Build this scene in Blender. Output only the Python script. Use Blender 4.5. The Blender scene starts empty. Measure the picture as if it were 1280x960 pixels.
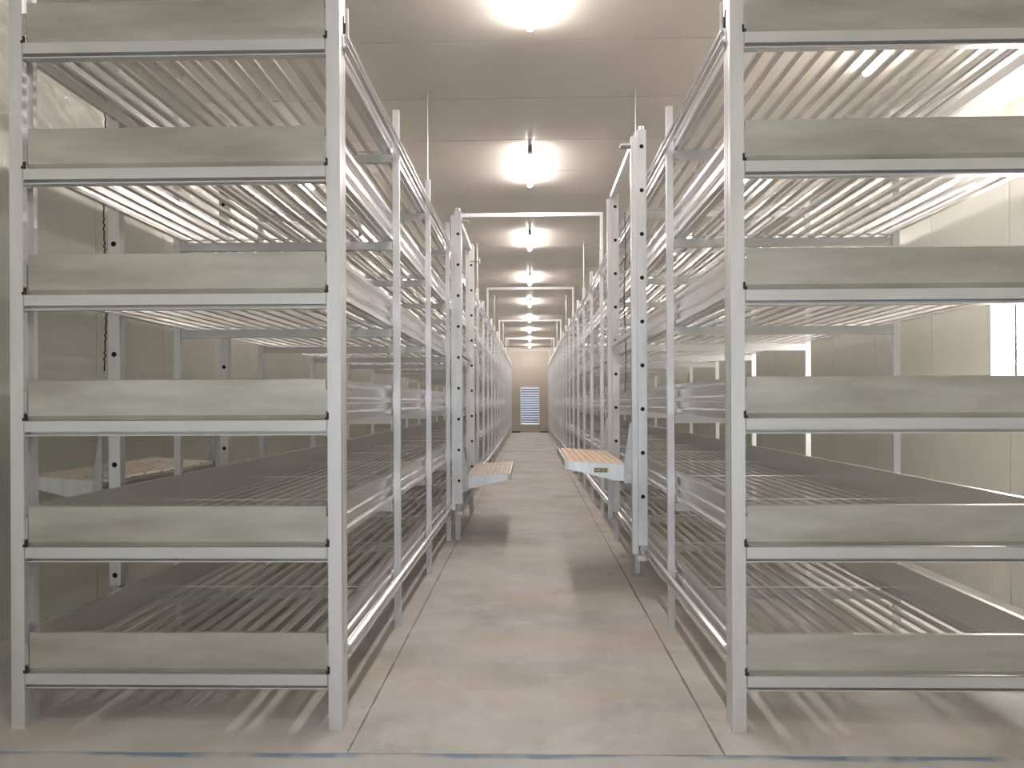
import bpy, bmesh, math, random
from mathutils import Vector, Matrix, noise
random.seed(7)
S = bpy.context.scene
COL = S.collection
R = math.radians

# ------------------------------------------------------------------ camera
CAMZ = 1.37
cd = bpy.data.cameras.new('camera'); cam = bpy.data.objects.new('camera', cd); COL.objects.link(cam)
cd.sensor_width = 36.0; cd.lens = 27.0; cd.shift_y = 23.0/1280.0; cd.clip_end = 200
cam.location = (0, 0, CAMZ)
cam.rotation_euler = (Matrix.Rotation(R(1.31), 3, 'Z') @ Matrix.Rotation(R(90), 3, 'X') @ Matrix.Rotation(R(-0.25), 3, 'Z')).to_euler()
S.camera = cam

# ------------------------------------------------------------------ world + exposure
w = bpy.data.worlds.new('world'); S.world = w; w.use_nodes = True
bg = w.node_tree.nodes['Background']; bg.inputs[0].default_value = (0.80, 0.90, 1.0, 1); bg.inputs[1].default_value = 3.0
S.view_settings.view_transform = 'Standard'; S.view_settings.look = 'None'
S.view_settings.gamma = 1.0; S.view_settings.use_curve_mapping = False
S.view_settings.exposure = 0.0
LAMP_E = 100.0          # tube lamps on the ceiling
SIDE_LAMP_E = 58.0     # weaker tubes over the wall aisles
WALL_GLOW_E = 28.0      # glowing panel added for the bright patch on the right wall
LAMP_COL = (1.0, 0.91, 0.86, 1)
S.cycles.max_bounces = 14; S.cycles.diffuse_bounces = 6; S.cycles.glossy_bounces = 8; S.cycles.transparent_max_bounces = 12

# ------------------------------------------------------------------ materials
def mat(name, col, rough=0.5, metal=0.0, spec=0.5):
    m = bpy.data.materials.new(name); m.use_nodes = True
    b = m.node_tree.nodes['Principled BSDF']
    b.inputs['Base Color'].default_value = (*col, 1); b.inputs['Roughness'].default_value = rough
    b.inputs['Metallic'].default_value = metal; b.inputs['Specular IOR Level'].default_value = spec
    return m, m.node_tree, b
def N(t, typ, **kw):
    n = t.nodes.new(typ)
    for k, v in kw.items(): setattr(n, k, v)
    return n
def coords(t, scale, kind='Object'):
    tc = N(t, 'ShaderNodeTexCoord'); mp = N(t, 'ShaderNodeMapping')
    t.links.new(tc.outputs[kind], mp.inputs[0]); mp.inputs['Scale'].default_value = scale
    return mp.outputs[0]
def nz(t, vec, scale, detail=4, rough=0.6):
    n = N(t, 'ShaderNodeTexNoise'); t.links.new(vec, n.inputs['Vector'])
    n.inputs['Scale'].default_value = scale; n.inputs['Detail'].default_value = detail; n.inputs['Roughness'].default_value = rough
    return n.outputs['Fac']
def ramp(t, fac, stops):
    r = N(t, 'ShaderNodeValToRGB'); t.links.new(fac, r.inputs[0])
    e = r.color_ramp.elements
    e[0].position, e[0].color = stops[0][0], (*stops[0][1], 1)
    e[1].position, e[1].color = stops[-1][0], (*stops[-1][1], 1)
    for p, c in stops[1:-1]:
        x = e.new(p); x.color = (*c, 1)
    return r.outputs[0]
def mix(t, fac, a, b, blend='MIX'):
    m = N(t, 'ShaderNodeMix', data_type='RGBA', blend_type=blend)
    if isinstance(fac, float): m.inputs[0].default_value = fac
    else: t.links.new(fac, m.inputs[0])
    for i, v in ((6, a), (7, b)):
        if isinstance(v, tuple): m.inputs[i].default_value = (*v, 1)
        else: t.links.new(v, m.inputs[i])
    return m.outputs[2]
def bump(t, b, h, strength, dist):
    n = N(t, 'ShaderNodeBump'); n.inputs['Strength'].default_value = strength; n.inputs['Distance'].default_value = dist
    t.links.new(h, n.inputs['Height']); t.links.new(n.outputs[0], b.inputs['Normal'])

def alu(name, lo, hi, rough, stretch=(1, 1, 1), scale=6, metal=0.9, rvar=0.12, bumps=0.0, detail=3):
    m, t, b = mat(name, hi, rough, metal)
    v = coords(t, stretch)
    oi = N(t, 'ShaderNodeObjectInfo'); va = N(t, 'ShaderNodeVectorMath', operation='MULTIPLY_ADD')
    t.links.new(oi.outputs['Random'], va.inputs[0]); va.inputs[1].default_value = (37, 53, 71); t.links.new(v, va.inputs[2]); v = va.outputs[0]
    f = nz(t, v, scale, detail)
    t.links.new(ramp(t, f, [(0.32, lo), (0.68, hi)]), b.inputs['Base Color'])
    g = nz(t, v, scale*2.3, 3)
    rr = N(t, 'ShaderNodeMapRange'); t.links.new(g, rr.inputs[0])
    rr.inputs['From Min'].default_value = .3; rr.inputs['From Max'].default_value = .7
    rr.inputs['To Min'].default_value = rough - rvar; rr.inputs['To Max'].default_value = rough + rvar
    t.links.new(rr.outputs[0], b.inputs['Roughness'])
    if bumps: bump(t, b, nz(t, v, scale*6, 3), bumps, .002)
    return m
M = {}
M['post'] = alu('post_aluminium', (.74, .74, .765), (.82, .82, .845), .40, (1, 1, .15), 14, .65, .03)
M['beam'] = alu('beam_aluminium', (.70, .70, .71), (.77, .77, .78), .40, (.2, 1, 1), 10, .65, .03)
M['board'] = alu('mill_board_aluminium', (.42, .405, .365), (.66, .645, .605), .40, (.3, 1, 1.6), 4.5, .74, .03, 0, 6)
M['side'] = alu('side_profile_aluminium', (.77, .77, .78), (.81, .81, .82), .27, (1, .1, 1), 1.5, .90, .0, 0, 1)
M['slat'] = alu('slat_aluminium', (.70, .69, .67), (.80, .79, .77), .25, (1, .1, 1), 1.5, .97, .0, 0, 1)
M['cross'] = alu('cross_beam_aluminium', (.62, .62, .62), (.72, .72, .72), .42, (.2, 1, 1), 8, .7, .03)
M['trolley'] = alu('trolley_aluminium', (.66, .66, .67), (.78, .78, .79), .36, (1, 1, .2), 12, .65, .03)
M['deck'] = alu('ribbed_deck_aluminium', (.74, .66, .58), (.84, .76, .68), .35, (1, 1, 1), 9, .7)
M['deck_reflection'] = alu('deck_warm_reflection', (.80, .62, .48), (.88, .70, .56), .45, (1, 1, 1), 5, .25, .03)  # warm reflected light put into the deck colour
M['bracket'] = alu('galvanised_bracket', (.48, .48, .49), (.60, .60, .61), .45, (1, 1, 1), 25, .8)
M['tube_shade'] = mat('painted_tube_shade', (.012, .012, .012), .8)[0]  # near-black standing in for shade inside the uprights
M['black'] = mat('black_plastic', (.02, .02, .02), .5)[0]
M['white'] = mat('white_nylon', (.80, .79, .76), .4)[0]
M['chain'] = mat('dark_chain_steel', (.06, .055, .05), .45, .6)[0]
M['brass'] = mat('brass', (.55, .48, .32), .35, 1.0)[0]
M['rod'] = mat('zinc_rod', (.62, .62, .61), .35, .9)[0]
M['sticker'] = mat('sticker', (.48, .46, .30), .6)[0]
M['ink'] = mat('ink', (.03, .03, .03), .6)[0]

def panel_mat(name, c1, c2, rough, ribs, axis, spec=.5, rs=.12):
    m, t, b = mat(name, c1, rough, 0, spec)
    v = coords(t, (1, 1, 1))
    f = nz(t, v, 1.3, 4)
    t.links.new(ramp(t, f, [(0.3, c1), (0.7, c2)]), b.inputs['Base Color'])
    wv = N(t, 'ShaderNodeTexWave', wave_type='BANDS', bands_direction=axis, wave_profile='SIN')
    t.links.new(v, wv.inputs['Vector']); wv.inputs['Scale'].default_value = ribs
    bump(t, b, wv.outputs['Fac'], rs, .004)
    return m
M['wall'] = panel_mat('painted_wall_panel', (.60, .605, .54), (.66, .66, .595), .22, 13.0, 'Y', .6, .16)
M['endwall'] = panel_mat('painted_end_wall_panel', (.46, .415, .36), (.50, .45, .39), .40, 5.0, 'X')
M['ceil'] = panel_mat('painted_ceiling_panel', (.58, .545, .495), (.63, .59, .535), .34, 9.0, 'Y', .5, .05)
M['joint'] = mat('joint_sealant', (.12, .115, .10), .7)[0]
M['frame'] = mat('white_frame', (.82, .84, .86), .4)[0]
M['louver'] = mat('louver_slat', (.22, .23, .31), .4, .2)[0]

def concrete(name, front=False):
    m, t, b = mat(name, (.5, .48, .45), .62, 0, .35)
    v = coords(t, (1, 1, 1)); vs = coords(t, (1, 3.2, 1))
    c = ramp(t, nz(t, v, 1.1, 6, .6), [(.30, (.41, .40, .395)), (.50, (.575, .56, .55)), (.70, (.70, .685, .67))])
    c = mix(t, ramp(t, nz(t, vs, .55, 4), [(.46, (0, 0, 0)), (.68, (.75, .75, .75))]), c, (.62, .545, .46))
    c = mix(t, ramp(t, nz(t, v, 2.6, 7, .7), [(.50, (0, 0, 0)), (.70, (.75, .75, .75))]), c, (.70, .69, .68))
    c = mix(t, ramp(t, nz(t, v, 14, 3), [(.66, (0, 0, 0)), (.76, (.45, .45, .45))]), c, (.38, .36, .34))
    if front:
        c = mix(t, .40, c, (.58, .61, .61))
        # blue chalk snapped along the slab edge
        tc = N(t, 'ShaderNodeTexCoord'); sp = N(t, 'ShaderNodeSeparateXYZ'); t.links.new(tc.outputs['Object'], sp.inputs[0])
        nn = nz(t, coords(t, (.55, 3, 1)), 3.0, 5, .65)
        ad = N(t, 'ShaderNodeMath', operation='MULTIPLY_ADD'); t.links.new(nn, ad.inputs[0]); ad.inputs[1].default_value = .12
        t.links.new(sp.outputs['Y'], ad.inputs[2])
        mr = N(t, 'ShaderNodeMapRange'); t.links.new(ad.outputs[0], mr.inputs[0])
        mr.inputs['From Min'].default_value = 3.008; mr.inputs['From Max'].default_value = 3.03
        nx = nz(t, coords(t, (1, .2, 1)), 2.1, 3)
        mx = N(t, 'ShaderNodeMapRange'); t.links.new(nx, mx.inputs[0]); mx.inputs['From Min'].default_value = .38; mx.inputs['From Max'].default_value = .52
        ml = N(t, 'ShaderNodeMath', operation='MULTIPLY'); t.links.new(mr.outputs[0], ml.inputs[0]); t.links.new(mx.outputs[0], ml.inputs[1])
        m2 = N(t, 'ShaderNodeMath', operation='MULTIPLY'); t.links.new(ml.outputs[0], m2.inputs[0]); m2.inputs[1].default_value = .8
        c = mix(t, m2.outputs[0], c, (.13, .24, .40))
    t.links.new(c, b.inputs['Base Color'])
    bump(t, b, nz(t, v, 9, 7, .7), .22, .012)
    return m
M['concrete'] = concrete('smooth_concrete')
M['concrete_front'] = concrete('grey_concrete', True)
M['filler'] = mat('joint_filler', (.30, .275, .25), .9)[0]

def emis(name, col, e):
    m = bpy.data.materials.new(name); m.use_nodes = True
    t = m.node_tree; b = t.nodes['Principled BSDF']
    b.inputs['Base Color'].default_value = (.8, .8, .8, 1)
    b.inputs['Emission Color'].default_value = col; b.inputs['Emission Strength'].default_value = e
    return m
M['tube'] = emis('lit_tube', LAMP_COL, LAMP_E)
M['side_tube'] = emis('lit_side_tube', LAMP_COL, SIDE_LAMP_E)
M['wallglow'] = emis('added_wall_glow', (1, .93, .84, 1), WALL_GLOW_E)
def film_mat():
    m, t, b = mat('clear_plastic_film', (.80, .78, .72), .10, 0, .9)
    b.inputs['Alpha'].default_value = .42
    bump(t, b, nz(t, coords(t, (1, .5, 1)), 7, 5, .6), .6, .03)
    return m
M['film'] = film_mat()

# ------------------------------------------------------------------ geometry helpers
class MB:
    def __init__(s): s.bm = bmesh.new(); s.mi = 0
    def face(s, vs):
        try:
            f = s.bm.faces.new(vs); f.material_index = s.mi; return f
        except ValueError: return None
    def box(s, x0, x1, y0, y1, z0, z1):
        if x0 > x1: x0, x1 = x1, x0
        if y0 > y1: y0, y1 = y1, y0
        if z0 > z1: z0, z1 = z1, z0
        v = [s.bm.verts.new(p) for p in ((x0,y0,z0),(x1,y0,z0),(x1,y1,z0),(x0,y1,z0),(x0,y0,z1),(x1,y0,z1),(x1,y1,z1),(x0,y1,z1))]
        for q in ((3,2,1,0),(4,5,6,7),(0,1,5,4),(1,2,6,5),(2,3,7,6),(3,0,4,7)): s.face([v[i] for i in q])
        return s
    def prism(s, poly, a, b, axis):
        """poly: 2-D outline; axis X: (y,z), Y: (x,z), Z: (x,y)"""
        def P(p, h):
            return {'X': (h, p[0], p[1]), 'Y': (p[0], h, p[1]), 'Z': (p[0], p[1], h)}[axis]
        A = [s.bm.verts.new(P(p, a)) for p in poly]; B = [s.bm.verts.new(P(p, b)) for p in poly]
        n = len(poly)
        s.face(A[::-1]); s.face(B)
        for i in range(n): s.face([A[i], A[(i+1) % n], B[(i+1) % n], B[i]])
        return s
    def cyl(s, p, q, r, n=12, r2=None):
        p, q = Vector(p), Vector(q); d = (q-p).normalized()
        u = d.orthogonal().normalized(); v = d.cross(u); r2 = r if r2 is None else r2
        A = [s.bm.verts.new(p+(u*math.cos(2*math.pi*i/n)+v*math.sin(2*math.pi*i/n))*r) for i in range(n)]
        B = [s.bm.verts.new(q+(u*math.cos(2*math.pi*i/n)+v*math.sin(2*math.pi*i/n))*r2) for i in range(n)]
        s.face(A[::-1]); s.face(B)
        for i in range(n): s.face([A[i], A[(i+1) % n], B[(i+1) % n], B[i]])
        return s
    def mesh(s, name, mats):
        bmesh.ops.recalc_face_normals(s.bm, faces=s.bm.faces[:])
        me = bpy.data.meshes.new(name); s.bm.to_mesh(me); s.bm.free()
        for m in (mats if isinstance(mats, (list, tuple)) else [mats]): me.materials.append(M[m])
        return me
    def build(s, name, mats, parent=None, loc=None, bevel=0.0):
        if bevel:
            bmesh.ops.bevel(s.bm, geom=s.bm.edges[:], offset=bevel, segments=1, affect='EDGES', profile=.5)
        return link(name, s.mesh(name, mats), parent, loc)
def link(name, me, parent=None, loc=None):
    o = bpy.data.objects.new(name, me); COL.objects.link(o); o.parent = parent
    if loc is not None: o.location = loc
    return o
def tag(o, label=None, cat=None, group=None, kind=None):
    for k, v in (('label', label), ('category', cat), ('group', group), ('kind', kind)):
        if v: o[k] = v
    return o
def empty(name, loc=(0, 0, 0), **kw):
    o = bpy.data.objects.new(name, None); COL.objects.link(o); o.location = loc; o.empty_display_size = .1
    return tag(o, **kw)

# ------------------------------------------------------------------ layout numbers
XL, XR = -3.06, 3.22           # side walls
Y0, Y1 = -4.0, 34.8            # front wall behind the viewer, end wall
ZC = 3.87                      # ceiling
D1, BAY, NB = 3.20, 1.47, 21   # first frame, bay length, number of bays
ROWS = [D1 + BAY*i for i in range(NB+1)]
YE = ROWS[-1] + .05
ZB = [.173 + .533*i for i in range(6)]
WR = 1.40

# ------------------------------------------------------------------ the setting
floor = MB().box(XL-.1, XR+.1, Y0-.1, Y1+.1, -.12, -.006).build('floor', 'filler'); tag(floor, 'bare concrete floor with cut joints beside the aisle', kind='structure')
JL, JR, JF = -.72, .75, 2.99
def jag(x, y, amp):      # broken slab edges
    return amp*(noise.noise((x*2.3+11, y*2.3, 0)) + .7*noise.noise((x*9, y*9, 4)) + .5*max(0, noise.noise((x*21, y*21, 8))))
def slab(x0, x1, y0, y1, m, jx0=0, jx1=0, jy0=0, jy1=0):
    nx = 160 if (jy0 or jy1) else 1; ny = 420 if (jx0 or jx1) else 1
    P = []
    for i in range(nx): x = x0+(x1-x0)*i/nx; P.append((x, y0+(abs(jag(x, y0, jy0)) if 0 < i else 0)))
    for j in range(ny): y = y0+(y1-y0)*j/ny; P.append((x1-(abs(jag(x1, y, jx1)) if 0 < j else 0), y))
    for i in range(nx): x = x1-(x1-x0)*i/nx; P.append((x, y1-(abs(jag(x, y1, jy1)) if 0 < i else 0)))
    for j in range(ny): y = y1-(y1-y0)*j/ny; P.append((x0+(abs(jag(x0, y, jx0)) if 0 < j else 0), y))
    MB().prism(P, -.11, 0, 'Z').build('slab', m, floor)
slab(XL, XR, Y0, JF-.002, 'concrete_front', jy1=.010)
slab(XL, JL-.002, JF+.002, Y1, 'concrete', jx1=.006)
slab(JL+.002, JR-.003, JF+.002, Y1, 'concrete', jx0=.010, jx1=.010)
slab(JR+.003, XR, JF+.002, Y1, 'concrete', jx0=.006)

ceiling = MB().box(XL-.1, XR+.1, Y0-.1, Y1+.1, ZC+.012, ZC+.14).build('ceiling', 'joint'); tag(ceiling, 'beige panelled ceiling over the racks', kind='structure')
pm = MB().box(XL, XR, .005, .995, 0, .10).mesh('panel', 'ceil')
for i in range(39):
    y = -4.0 + .31 + (i-1)*1.0
    if y < Y1 - .3: link('panel', pm, ceiling, (0, y, ZC))
def side_wall(name, x, s, label):
    W = MB().box(x+s*.012, x+s*.13, Y0-.1, Y1+.1, -.1, ZC+.1).build(name, 'joint'); tag(W, label, kind='structure')
    me = MB().box(0, s*.10, .003, .997, 0, ZC).mesh('panel', 'wall')
    y = Y0 - .9 + (.12 if s > 0 else .26)
    while y < Y1 - .2:
        link('panel', me, W, (x, y, 0)); y += 1.0
    return W
side_wall('wall_left', XL, -1, 'off-white panelled wall left of the racks')
side_wall('wall_right', XR, 1, 'off-white panelled wall right of the racks')

# end wall with the louvred door opening
OX0, OX1, OZ0, OZ1 = -.42, .45, .36, 2.06
wb = empty('wall_back', label='beige end wall at the far end of the aisle', kind='structure')
MB().box(XL, OX0, Y1, Y1+.1, 0, ZC).build('panel', 'endwall', wb)
MB().box(OX1+.28, XR, Y1, Y1+.1, 0, ZC).build('panel', 'endwall', wb)
MB().box(OX0+.004, OX1+.276, Y1, Y1+.1, OZ1+.004, ZC).build('panel', 'endwall', wb)
MB().box(OX1+.004, OX1+.276, Y1, Y1+.1, 0, OZ1).build('panel', 'endwall', wb)
MB().box(OX0+.004, OX1-.002, Y1, Y1+.1, 0, OZ0-.004).build('panel', 'endwall', wb)
MB().box(XL-.1, OX0-.002, Y1+.1, Y1+.14, -.1, ZC+.1).build('backing', 'joint', wb)
MB().box(OX1+.002, XR+.1, Y1+.1, Y1+.14, -.1, ZC+.1).build('backing', 'joint', wb)
MB().box(OX0-.002, OX1+.002, Y1+.1, Y1+.14, OZ1, ZC+.1).build('backing', 'joint', wb)
MB().box(OX0-.002, OX1+.002, Y1+.1, Y1+.14, -.1, OZ0).build('backing', 'joint', wb)
MB().box(XL, -.40, Y1-.04, Y1-.002, 0, .05).build('skirting', 'black', wb)
MB().box(.43, XR, Y1-.04, Y1-.002, 0, .05).build('skirting', 'black', wb)
dr = empty('door_1', (0, Y1, 0), label='narrow white framed louvre with bluish slats in the end wall', kind='structure')
f = MB(); f.box(OX0, OX0+.06, -.03, .05, OZ0, OZ1); f.box(OX1-.04, OX1, -.03, .05, OZ0, OZ1)
f.box(OX0+.06, OX1-.04, -.03, .05, OZ1-.05, OZ1); f.box(OX0+.06, OX1-.04, -.03, .05, OZ0, OZ0+.04)
f.build('louvre_frame', 'frame', dr)
ns = 15
lm = MB().prism([(-.02, .0), (-.014, .0), (.05, .098), (.044, .098)], OX0+.06, OX1-.04, 'X').mesh('slat', 'louver')
for i in range(ns): link('slat', lm, dr, (0, 0, OZ0+.05+i*(OZ1-OZ0-.10)/ns))
MB().box(OX0-.02, OX1+.02, -.30, -.05, 0, .012).build('threshold', 'frame', dr)

# wall behind the viewer, unseen; its opening is added to light the rack fronts
wf = empty('wall_front', label='panelled wall behind the viewer with opening added for front light', kind='structure')
MB().box(XL, -1.5, Y0-.1, Y0, 0, ZC).build('panel', 'wall', wf)
MB().box(1.5, XR, Y0-.1, Y0, 0, ZC).build('panel', 'wall', wf)
MB().box(-1.496, 1.496, Y0-.1, Y0, 2.7, ZC).build('panel', 'wall', wf)

# ------------------------------------------------------------------ growing racks
def rack(s, xa, label):
    """s=-1 left, +1 right; xa = x of the aisle face; u runs away from the aisle"""
    T = empty('growing_rack', (xa, D1, 0), label=label, cat='rack', group='aluminium growing racks along the aisle')
    X = lambda u: s*u
    yy = lambda y: y - D1
    # posts
    PH = 3.16
    def end_post(u0, inner):
        m = MB(); g = .012; w = .057
        # channel profile: front flange, grooved aisle web, rear flange
        k = 1 if inner else -1
        a = u0 if inner else u0 + w
        P = [(a, 0), (a+k*w, 0), (a+k*w, .028), (a+k*.022, .028), (a+k*.022, .088), (a+k*w*.8, .088), (a+k*w*.8, .115), (a+k*.004, .115),
             (a+k*.004, .095), (a+k*.010, .091), (a+k*.010, .080), (a+k*.002, .076), (a+k*.002, .056), (a+k*.010, .052), (a+k*.010, .040), (a, .036)]
        m.prism([(X(u), y) for u, y in P], 0, 3.30, 'Z')
        return m
    end_post(0, True).build('post', 'post', T)
    end_post(WR-.05, False).build('post', 'post', T)
    pa = MB()
    pa.prism([(X(u), y) for u, y in ((0, 0), (.040, 0), (.040, .030), (.034, .030), (.034, .006), (.006, .006), (.006, .030), (0, .030))], 0, PH, 'Z')
    pa = pa.mesh('post', 'post')
    for r in range(1, NB+1):
        y = yy(ROWS[r])
        link('post', pa, T, (0, y, 0)); link('post', pa, T, (X(WR-.046), y, 0))
        if r % 4 == 0: pass
    # cross beams
    cb = MB()
    cb.prism([(0, 0), (.034, 0), (.034, .008), (.008, .008), (.008, .040), (.034, .040), (.034, .050), (0, .050)], X(.047), X(WR-.047), 'X')
    cb = cb.mesh('cross_beam', 'cross')
    for r in range(1, NB+1):
        for z in ZB: link('cross_beam', cb, T, (0, yy(ROWS[r])+.002, z+.002))
    hs = MB().prism([(0, 0), (.014, 0), (.012, .005), (.002, .005)], X(.078), X(WR-.078), 'X').mesh('hold_down_strip', 'post')
    for r in range(1, NB+1):
        for z in ZB: link('hold_down_strip', hs, T, (0, yy(ROWS[r])+.010, z+.0698))
    # end beams, boards, clips
    for i, z in enumerate(ZB):
        eb = MB().prism([(-.004, .015), (-.004, .060), (.046, .060), (.046, -.003), (.002, -.003), (.002, .002), (.040, .002), (.040, .015)],
                        X(.062), X(WR-.056), 'X').build('end_beam', 'beam', T, (0, 0, z))
        MB().box(X(.058), X(.0615), .001, .05, -.01, .075).build('beam_clip', 'bracket', eb)
        MB().box(X(WR-.0555), X(WR-.052), .001, .05, -.01, .075).build('beam_clip', 'bracket', eb)
        # hand-fitted boards are never quite true
        t = random.uniform(-.003, .003)
        b = MB().prism([(.004, .083), (.004, .232), (.016, .236), (.016, .231), (.0085, .228), (.0085, .085), (.020, .066), (.018, .062), (.014, .064)], X(.066), X(WR-.068+t), 'X').build('end_board', 'board', T, (0, 0, z))
        b.rotation_euler = (0, random.uniform(-.0015, .0015), 0)
        for ua, ub in ((.0580, .0655), (WR-.0665, WR-.0510)): MB().box(X(ua), X(ub), .000, .006, .098, .188).build('board_clip', 'bracket', b)
        for u in (.051, WR-.062):
            hk = MB(); hk.box(X(u), X(u+.016), -.004, .006, .062, .074); hk.box(X(u), X(u+.009), -.003, .006, .074, .092); hk.build('hook', 'black', b)
    # slats: shallow channels running the whole length
    NS = 15; sw = .028
    sm = MB()
    for _ in (0,):
        P = [(-sw/2, 0), (-sw/2+.002, .017), (sw/2-.002, .017), (sw/2, 0)]
        sm.prism(P, .055, YE-D1, 'Y')
    sm = sm.mesh('slat', 'slat')
    u0, u1 = .092, WR-.092
    for z in ZB:
        for k in range(NS):
            link('slat', sm, T, (X(u0+(u1-u0)*k/(NS-1)), 0, z+.0525))
    # side boards: lipped profile, in lengths of four bays
    def side_profile(a, k):
        # a = u of the outside face, k = +1 when the inside lies at larger u
        P = [(-.006, .066), (-.006, .088), (.016, .098), (.016, .128), (.000, .136), (.000, .152), (.016, .160), (.016, .206), (-.006, .218), (-.006, .236), (.022, .236), (.022, .066)]
        return [(X(a+k*u), z) for u, z in P]
    for a, k in ((.054, 1), (WR-.054, -1)):
        for q in range(0, NB, 4):
            n = min(4, NB-q); ln = n*BAY
            me = MB().prism(side_profile(a, k), .062 if q == 0 else .003, ln-.003 + (.05 if q+n == NB else 0), 'Y').mesh('side_board', 'side')
            for z in ZB: link('side_board', me, T, (0, q*BAY, z))
    jp = MB().box(X(.0475), X(.0525), -.035, .035, .10, .20).mesh('joint_plate', 'post')
    for r in range(1, NB+1):
        for z in ZB: link('joint_plate', jp, T, (0, yy(ROWS[r])+.085, z))
    # trolley guide rails, low and high, on both long faces
    for a, k in ((0, 1), (WR, -1)):
        P = [(-.001, 0), (-.001, .052), (-.010, .056), (-.024, .050), (-.024, .044), (-.008, .046), (-.008, .012), (-.024, .008), (-.024, 0)]
        for z in (.292, 2.885):
            rl = MB().prism([(X(a+k*u), zz) for u, zz in P], .05, YE-D1, 'Y').build('guide_rail', 'side', T, (0, 0, z))
            if z > 1:
                MB().cyl((X(a-k*.016), .075, .053), (X(a-k*.016), .075, .175), .0065, 10).build('stop_rod', 'white', rl)
                bk = MB(); bk.box(X(a-k*.012), X(a-k*.001), .055, .062, .058, .105); bk.box(X(a-k*.006), X(a-k*.001), .055, .062, .105, .135); bk.build('stop_block', 'black', rl)
    return T
rack(-1, -.790, 'tall six-tier aluminium rack left of the aisle, in front of the darker wall')
rack(1, .835, 'tall six-tier aluminium rack right of the aisle, beside the added wall glow')

# ------------------------------------------------------------------ work trolleys hanging on the rack rails
def upright_mesh(w, d, z0, z1, hz, holes_face_y):
    """square tube with round holes through its viewer-facing side"""
    m = MB(); r = .0145; n = 16
    ys = holes_face_y
    hs = [z for z in hz if z0+.05 < z < z1-.05]
    def quad(a, b):
        m.face([m.bm.verts.new(p) for p in ((-w/2, ys, a), (w/2, ys, a), (w/2, ys, b), (-w/2, ys, b))])
    prev = z0; hh = w/2
    for h in hs:
        quad(prev, h-hh); prev = h+hh
        O, C = [], []
        for j in range(n):
            t = 2*math.pi*(j+.0)/n; c, s_ = math.cos(t), math.sin(t)
            C.append(m.bm.verts.new((r*c, ys, h+r*s_)))
            k = hh/max(abs(c), abs(s_))
            O.append(m.bm.verts.new((k*c, ys, h+k*s_)))
        for j in range(n): m.face([O[j], O[(j+1) % n], C[(j+1) % n], C[j]])
    quad(prev, z1)
    m.box(-w/2, w/2, ys+d-.003, ys+d, z0, z1)
    m.box(-w/2, -w/2+.003, ys+.0004, ys+d-.003, z0, z1); m.box(w/2-.003, w/2, ys+.0004, ys+d-.003, z0, z1)
    m.box(-w/2+.003, w/2-.003, ys+.0004, ys+d, z1-.003, z1)
    m.mi = 1; m.box(-w/2+.004, w/2-.004, ys+.012, ys+.016, z0+.004, z1-.004)  # black sheet added as the shade behind the holes
    return m
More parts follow.
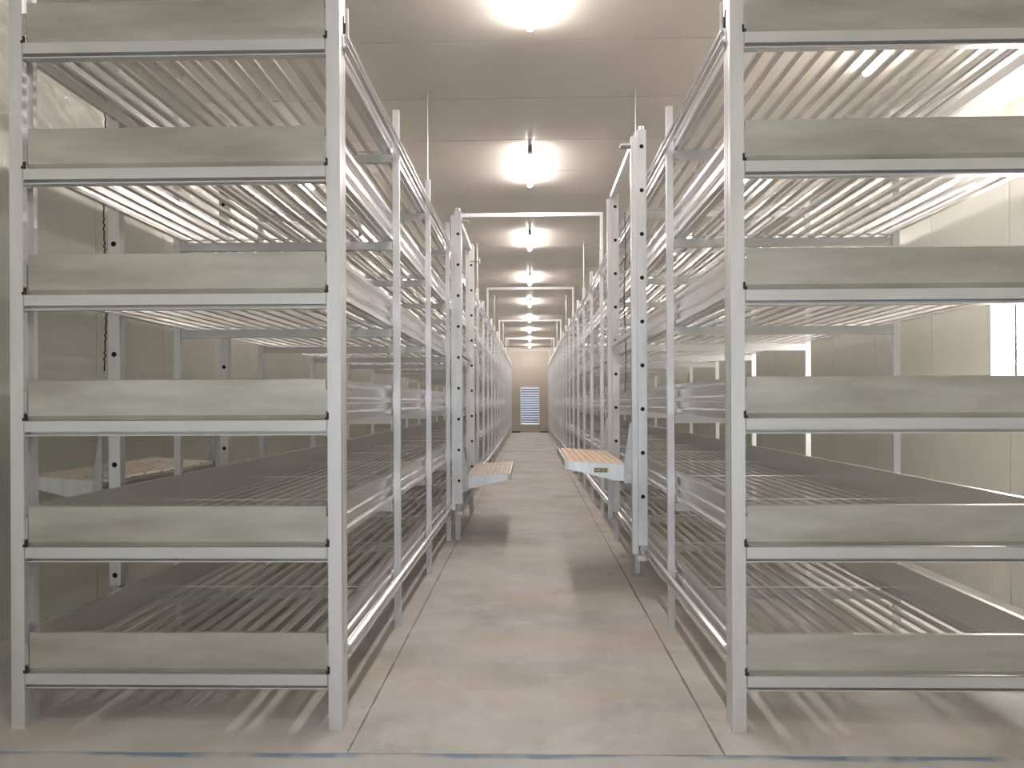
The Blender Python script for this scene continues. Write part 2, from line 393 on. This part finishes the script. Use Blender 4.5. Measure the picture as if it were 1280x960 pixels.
def trolley(s, xf, y0, y1, zp, label, width=.43, hole0=.0, chain=None, plate=None, valve=False, strip=True, deck='deck'):
    """s: the way the platform sticks out (+1 = +x); xf: x of the rack-side face of the uprights"""
    T = empty('work_trolley', (xf, y0, 0), label=label, cat='trolley', group='hanging work trolleys on the racks')
    L = y1-y0; X = lambda u: s*u
    zt, zb = 3.235, .385
    hz = [hole0 + .3*i for i in range(12)]
    wf_, ws = .062, .040
    for y in (0, L):
        face_left = (s < 0)     # plain strip is always on the -x side of the holed tube
        # local u: holed tube centre
        cx = (-wf_/2 - ws) if False else 0
        if not strip: hc, sc = wf_/2, 0
        elif s > 0: hc, sc = ws+wf_/2, ws/2
        else: hc, sc = wf_/2, wf_+ws/2
        up = upright_mesh(wf_, .055, zb, zt, hz, 0.0).build('upright', ['trolley', 'tube_shade'], T, (X(hc), y, 0))
        if strip: MB().box(X(sc)-ws/2+.001, X(sc)+ws/2-.001, .012, .062, zb-.06, zt-.04).build('guide_profile', 'trolley', up, (-X(hc), 0, 0))
        # roller below
        fk = MB(); fk.box(-.012, .012, .018, .038, zb-.07, zb); fk.box(-.02, .02, .012, .044, zb-.035, zb-.012); fk = fk.build('roller_fork', 'bracket', T, (X(hc), y, 0))
        rl = MB(); rl.cyl((0, .028, zb-.105), (0, .028, zb-.072), .034, 18); rl.build('roller', 'white', fk)
        MB().cyl((0, .028, zt), (0, .028, zt+.03), .022, 12).build('top_cap', 'bracket', up)
        # tapered bracket beside the upright
        br = MB().prism([(X(.104), zp-.12), (X(.16), zp-.12), (X(.16), zp-.02), (X(.118), zp+.30), (X(.104), zp+.30)], y+.010, y+.016, 'Y').build('platform_bracket', 'bracket', T)
        MB().cyl((X(.135), y+.004, zp-.07), (X(.135), y+.022, zp-.07), .009, 8).build('bolt', 'rod', br)
        MB().prism([(X(.03), zp-.62), (X(.075), zp-.62), (X(.085), zp-.13), (X(.02), zp-.13)], y+.07, y+.10, 'Y').build('lower_strut', 'bracket', T)
    # longitudinal members
    MB().box(X(.03), X(.075), .056, L-.001, zt-.045, zt-.002).build('top_beam', 'trolley', T)
    for z in (1.86, zp-.16):
        MB().box(X(.035), X(.07), .056, L-.001, z, z+.035).build('tie_bar', 'trolley', T)
    st = MB().prism([(X(.03), zt-.06), (X(.06), zt-.06), (X(.10), zt-.30), (X(.085), zt-.30)], .07, .085, 'Y').build('top_strut', 'trolley', T)
    MB().box(X(.08), X(.17), .02, .10, zt-.10, zt-.085).build('top_bracket', 'bracket', T)
    # platform
    pu0, pu1 = .125, .125+width
    tilt = .028
    def zt_(u): return zp + tilt*(u-pu0)/width
    dk = MB().prism([(X(pu0), zp-.010), (X(pu1), zt_(pu1)-.010), (X(pu1), zt_(pu1)-.004), (X(pu0), zp-.004)], .03, L-.03, 'Y').build('deck', deck, T)
    nb = 8
    for i in range(nb):
        a = pu0+.004+(width-.008)*i/nb; b = pu0+.004+(width-.008)*(i+1)/nb-.005
        MB().prism([(X(a), zt_(a)-.004), (X(a+.004), zt_(a)+.005), (X(b-.004), zt_(b)+.005), (X(b), zt_(b)-.004)], .03, L-.03, 'Y').build('deck_board', deck, dk)
    for y in (.015, L-.029):
        sp = MB().prism([(X(pu0-.02), zp-.105), (X(pu0+.10), zp-.10), (X(pu1-.02), zt_(pu1)-.052), (X(pu1), zt_(pu1)-.05), (X(pu1), zt_(pu1)+.006), (X(pu0-.02), zp+.004)], y, y+.014, 'Y').build('side_plate', 'trolley', T)
        if plate and y < .1:
            a = pu0+.14
            MB().box(X(a), X(a+.10), y-.0015, y, zp-.045, zp-.012).build('sticker', 'sticker', sp)
            ink = MB()
            xs = sorted((X(a), X(a+.10)))
            x0 = xs[0]+.006
            yk0, yk1 = y-.0025, y-.0014
            ink.box(x0, x0+.004, yk0, yk1, zp-.041, zp-.016); ink.box(x0+.004, x0+.022, yk0, yk1, zp-.020, zp-.016); ink.box(x0+.004, x0+.022, yk0, yk1, zp-.041, zp-.037)
            for xo in (.032, .062):
                for d in (0, 1):
                    q = [(x0+xo+(.020 if d else 0), zp-.041), (x0+xo+(.024 if d else .004), zp-.041), (x0+xo+(.004 if d else .024), zp-.016), (x0+xo+(0 if d else .020), zp-.016)]
                    ink.prism(q, yk0, yk1, 'Y')
            ink.build('print', 'ink', sp)
    ed = MB().box(X(pu1+.001), X(pu1+.016), .02, L-.02, zt_(pu1)-.045, zt_(pu1)+.008).build('edge_profile', 'trolley', T)
    MB().cyl((X(pu1+.010), .0, zt_(pu1)-.050), (X(pu1+.010), .0, zt_(pu1)+.012), .016, 12).build('corner_cap', 'white', ed)
    MB().box(X(pu0-.019), X(pu0-.001), .03, L-.03, zp-.08, zp-.02).build('hinge_bar', 'bracket', T)
    if chain:
        cx, cy, z0, z1 = chain
        m = MB(); n = int((z1-z0)/.016); prev = None
        for i in range(n+1):
            z = z1-(z1-z0)*i/n
            p = Vector((cx + .003*math.sin(i*2.3) + .006*math.sin(i*.11), cy + (.004 if i % 2 else -.004), z))
            if prev is not None: m.cyl(prev, p, .0038, 6)
            prev = p
        m.build('chain', 'chain', T)
    if valve:
        m = MB(); m.cyl((X(.076), 1.4, 3.0), (X(.20), 1.4, 3.0), .009, 10); m.cyl((X(.19), 1.4, 2.975), (X(.19), 1.4, 3.03), .008, 10); m.build('brass_hook', 'brass', T)
    return T
trolley(1, -.815+.055, 7.45, 9.15, .64, 'work trolley left of the aisle with empty ribbed platform folded out', .43, .01+.30, valve=True)
trolley(-1, .805, 5.28, 6.90, .93, 'work trolley right of the aisle with platform painted in warm reflected tone and small sticker', .42, .12, chain=(-.03, .95, 1.45, 2.9), plate=True, deck='deck_reflection')
trolley(-1, -2.224, 4.12, 5.62, .945, 'work trolley between the left rack and the left wall, seen through the shelves', .42, .14, chain=(-.078, .0, 1.55, 3.1), strip=False)

# ------------------------------------------------------------------ portal frames over the aisle and hanger rods
ordn = ['nearest', 'second', 'third', 'fourth', 'fifth']
for n, r in enumerate((4, 8, 12, 16, 20)):
    y = ROWS[r]
    T = empty('portal_frame', (0, y, 3.165), label=f'white tube frame bridging the racks over the aisle, {ordn[n]} from the viewer', cat='frame', group='portal frames over the aisle')
    zt = 3.57-3.165
    for x in (-.790-.0, .835-.0):
        k = -1 if x < 0 else 1
        MB().box(x+k*.006, x+k*.040, .006, .036, 0, zt).build('leg', 'post', T)
    MB().box(-.83, .875, .004, .038, zt, zt+.042).build('crossbar', 'post', T)
for n, r in enumerate((2, 6, 10, 14, 18)):
    for s, x, side in ((-1, -.790, 'left'), (1, .835, 'right')):
        T = empty('hanger_rod', (x+s*.02, ROWS[r]+.018, 3.165), label=f'thin ceiling rod above the {side} rack, {ordn[n]} from the viewer', cat='rod', group='ceiling rods holding the racks')
        MB().cyl((0, 0, 0), (0, 0, ZC-3.165), .005, 8).build('rod', 'rod', T)
        MB().box(-.035, .035, -.012, .012, ZC-3.165-.008, ZC-3.165-.001).build('anchor_plate', 'rod', T)

# ------------------------------------------------------------------ ceiling lamps
def lamp_parts():
    a = MB().box(-.014, .014, .02, 1.15, .062, .076)
    d = MB(); n = 14; rings = []
    for y, r in ((.0, .028), (.02, .033), (1.14, .033), (1.17, .031), (1.19, .025), (1.20, .012)):
        rings.append([d.bm.verts.new((r*math.cos(2*math.pi*i/n), y, .030+r*math.sin(2*math.pi*i/n))) for i in range(n)])
    for A, B in zip(rings, rings[1:]):
        for i in range(n): d.face([A[i], A[(i+1) % n], B[(i+1) % n], B[i]])
    d.face(rings[0]); d.face(rings[-1])
    c = MB().prism([(-.030, -.006), (.030, -.006), (.022, .080), (-.022, .080)], -.030, -.001, 'Y')
    k = MB().box(-.010, .010, -.033, -.0305, .01, .075)
    return [('housing', a.mesh('housing', 'white')), ('diffuser', d.mesh('diffuser', 'tube')), ('end_bracket', c.mesh('end_bracket', 'bracket')), ('cable_clip', k.mesh('cable_clip', 'black'))]
LP = lamp_parts()
names = ['cut off by the top of the picture', 'second down the aisle', 'third down the aisle', 'fourth down the aisle', 'fifth down the aisle', 'sixth down the aisle', 'seventh down the aisle', 'eighth down the aisle', 'farthest down the aisle']
for i in range(-2, 9):
    y = 5.03 - 1.2 + 3.64*i
    T = empty('tube_lamp', (.015, y, ZC-.082), label=('lit tube lamp on the ceiling, ' + (names[i] if i >= 0 else ['over the opening behind the viewer', 'over the viewer'][i+2])), cat='lamp', group='tube lamps over the aisle')
    for nm, me in LP: link(nm, me, T)
    MB().box(-.018, .018, 1.10, 1.13, .0765, .081).build('mounting_clip', 'bracket', T)

LP2 = [(nm, me.copy()) for nm, me in LP]
for nm, me in LP2:
    if nm == 'diffuser': me.materials[0] = M['side_tube']
ORD = ['nearest', 'second', 'third', 'fourth', 'fifth', 'sixth', 'seventh', 'eighth', 'ninth']
for side, x, rng in (('right', 2.52, range(0, 9)), ('left', -2.45, range(1, 9))):
    for n, i in enumerate(rng):
        T = empty('tube_lamp', (x, (4.6 if x > 0 else 3.83) + 3.64*i, ZC-.082), label=f'lit tube lamp over the narrow {side} wall aisle, {ORD[n]} from the viewer', cat='lamp', group=f'tube lamps over the {side} wall aisle')
        for nm, me in LP2: link(nm, me, T)
        MB().box(-.018, .018, 1.10, 1.13, .0765, .081).build('mounting_clip', 'bracket', T)

# added glowing panel that makes the bright patch on the right wall
T = empty('wall_glow', (XR, 4.55, 1.31), label='added upright glow panel for the bright patch on the right wall behind the rack', cat='lamp')
MB().box(-.05, -.002, 0, .80, 0, .76).build('housing', 'frame', T)
MB().box(-.058, -.0505, .015, .490, .015, .745).build('diffuser', 'wallglow', T)
MB().box(-.058, -.0505, .525, .785, .015, .745).build('diffuser', 'wallglow', T)
MB().box(-.064, -.0505, .495, .520, 0, .76).build('divider', 'bracket', T)

# ------------------------------------------------------------------ loose plastic film
def sheet(name, P, nu, nv, label, group):
    """P(i/nu, j/nv) -> point; a single crumpled sheet"""
    bm = bmesh.new()
    G = [[bm.verts.new(P(i/nu, j/nv)) for i in range(nu+1)] for j in range(nv+1)]
    for j in range(nv):
        for i in range(nu): bm.faces.new((G[j][i], G[j][i+1], G[j+1][i+1], G[j+1][i]))
    for fa in bm.faces: fa.smooth = True
    me = bpy.data.meshes.new(name); bm.to_mesh(me); bm.free(); me.materials.append(M['film'])
    return tag(link(name, me), label, 'plastic film', group)
def film_on_tier(s, xin, xout, label):
    ya, yb = 3.35, 9.0
    def P(t, v):
        y = ya+(yb-ya)*v
        a = abs(xin) + noise.noise((y*1.9, 3.1*s, 0))*.16 + noise.noise((y*6.0, 1.7*s, 5))*.05
        u = a+(abs(xout)-a)*t
        return (s*u, y, 2.919 + .012*(abs(noise.noise((u*4, y*3.0, 9+s)))*1.4 + .5*abs(noise.noise((u*13, y*9, 2+s)))))
    sheet('plastic_film', P, 26, 90, label, 'plastic films on the top tiers')
def film_on_wall(s, xw, label):
    ya, yb = 3.0, 13.0
    def P(t, v):
        y = ya+(yb-ya)*v; z = 3.05+.15*noise.noise((y*.9, s*4, 1)) + (ZC-.02-3.2)*t
        d = .012 + .09*abs(noise.noise((z*5+y*2.5, y*1.6, 4+s))) + .03*abs(noise.noise((z*14, y*7, 7+s)))
        return (xw - s*d, y, z)
    sheet('plastic_film', P, 36, 260, label, 'plastic films along the wall tops')
film_on_tier(-1, -1.66, -2.10, 'crumpled clear plastic film lying on the top tier of the left rack')
film_on_tier(1, 1.75, 2.145, 'crumpled clear plastic film lying on the top tier of the right rack')
film_on_wall(-1, XL, 'crumpled clear plastic film hung along the top of the left wall')
film_on_wall(1, XR, 'crumpled clear plastic film hung along the top of the right wall')
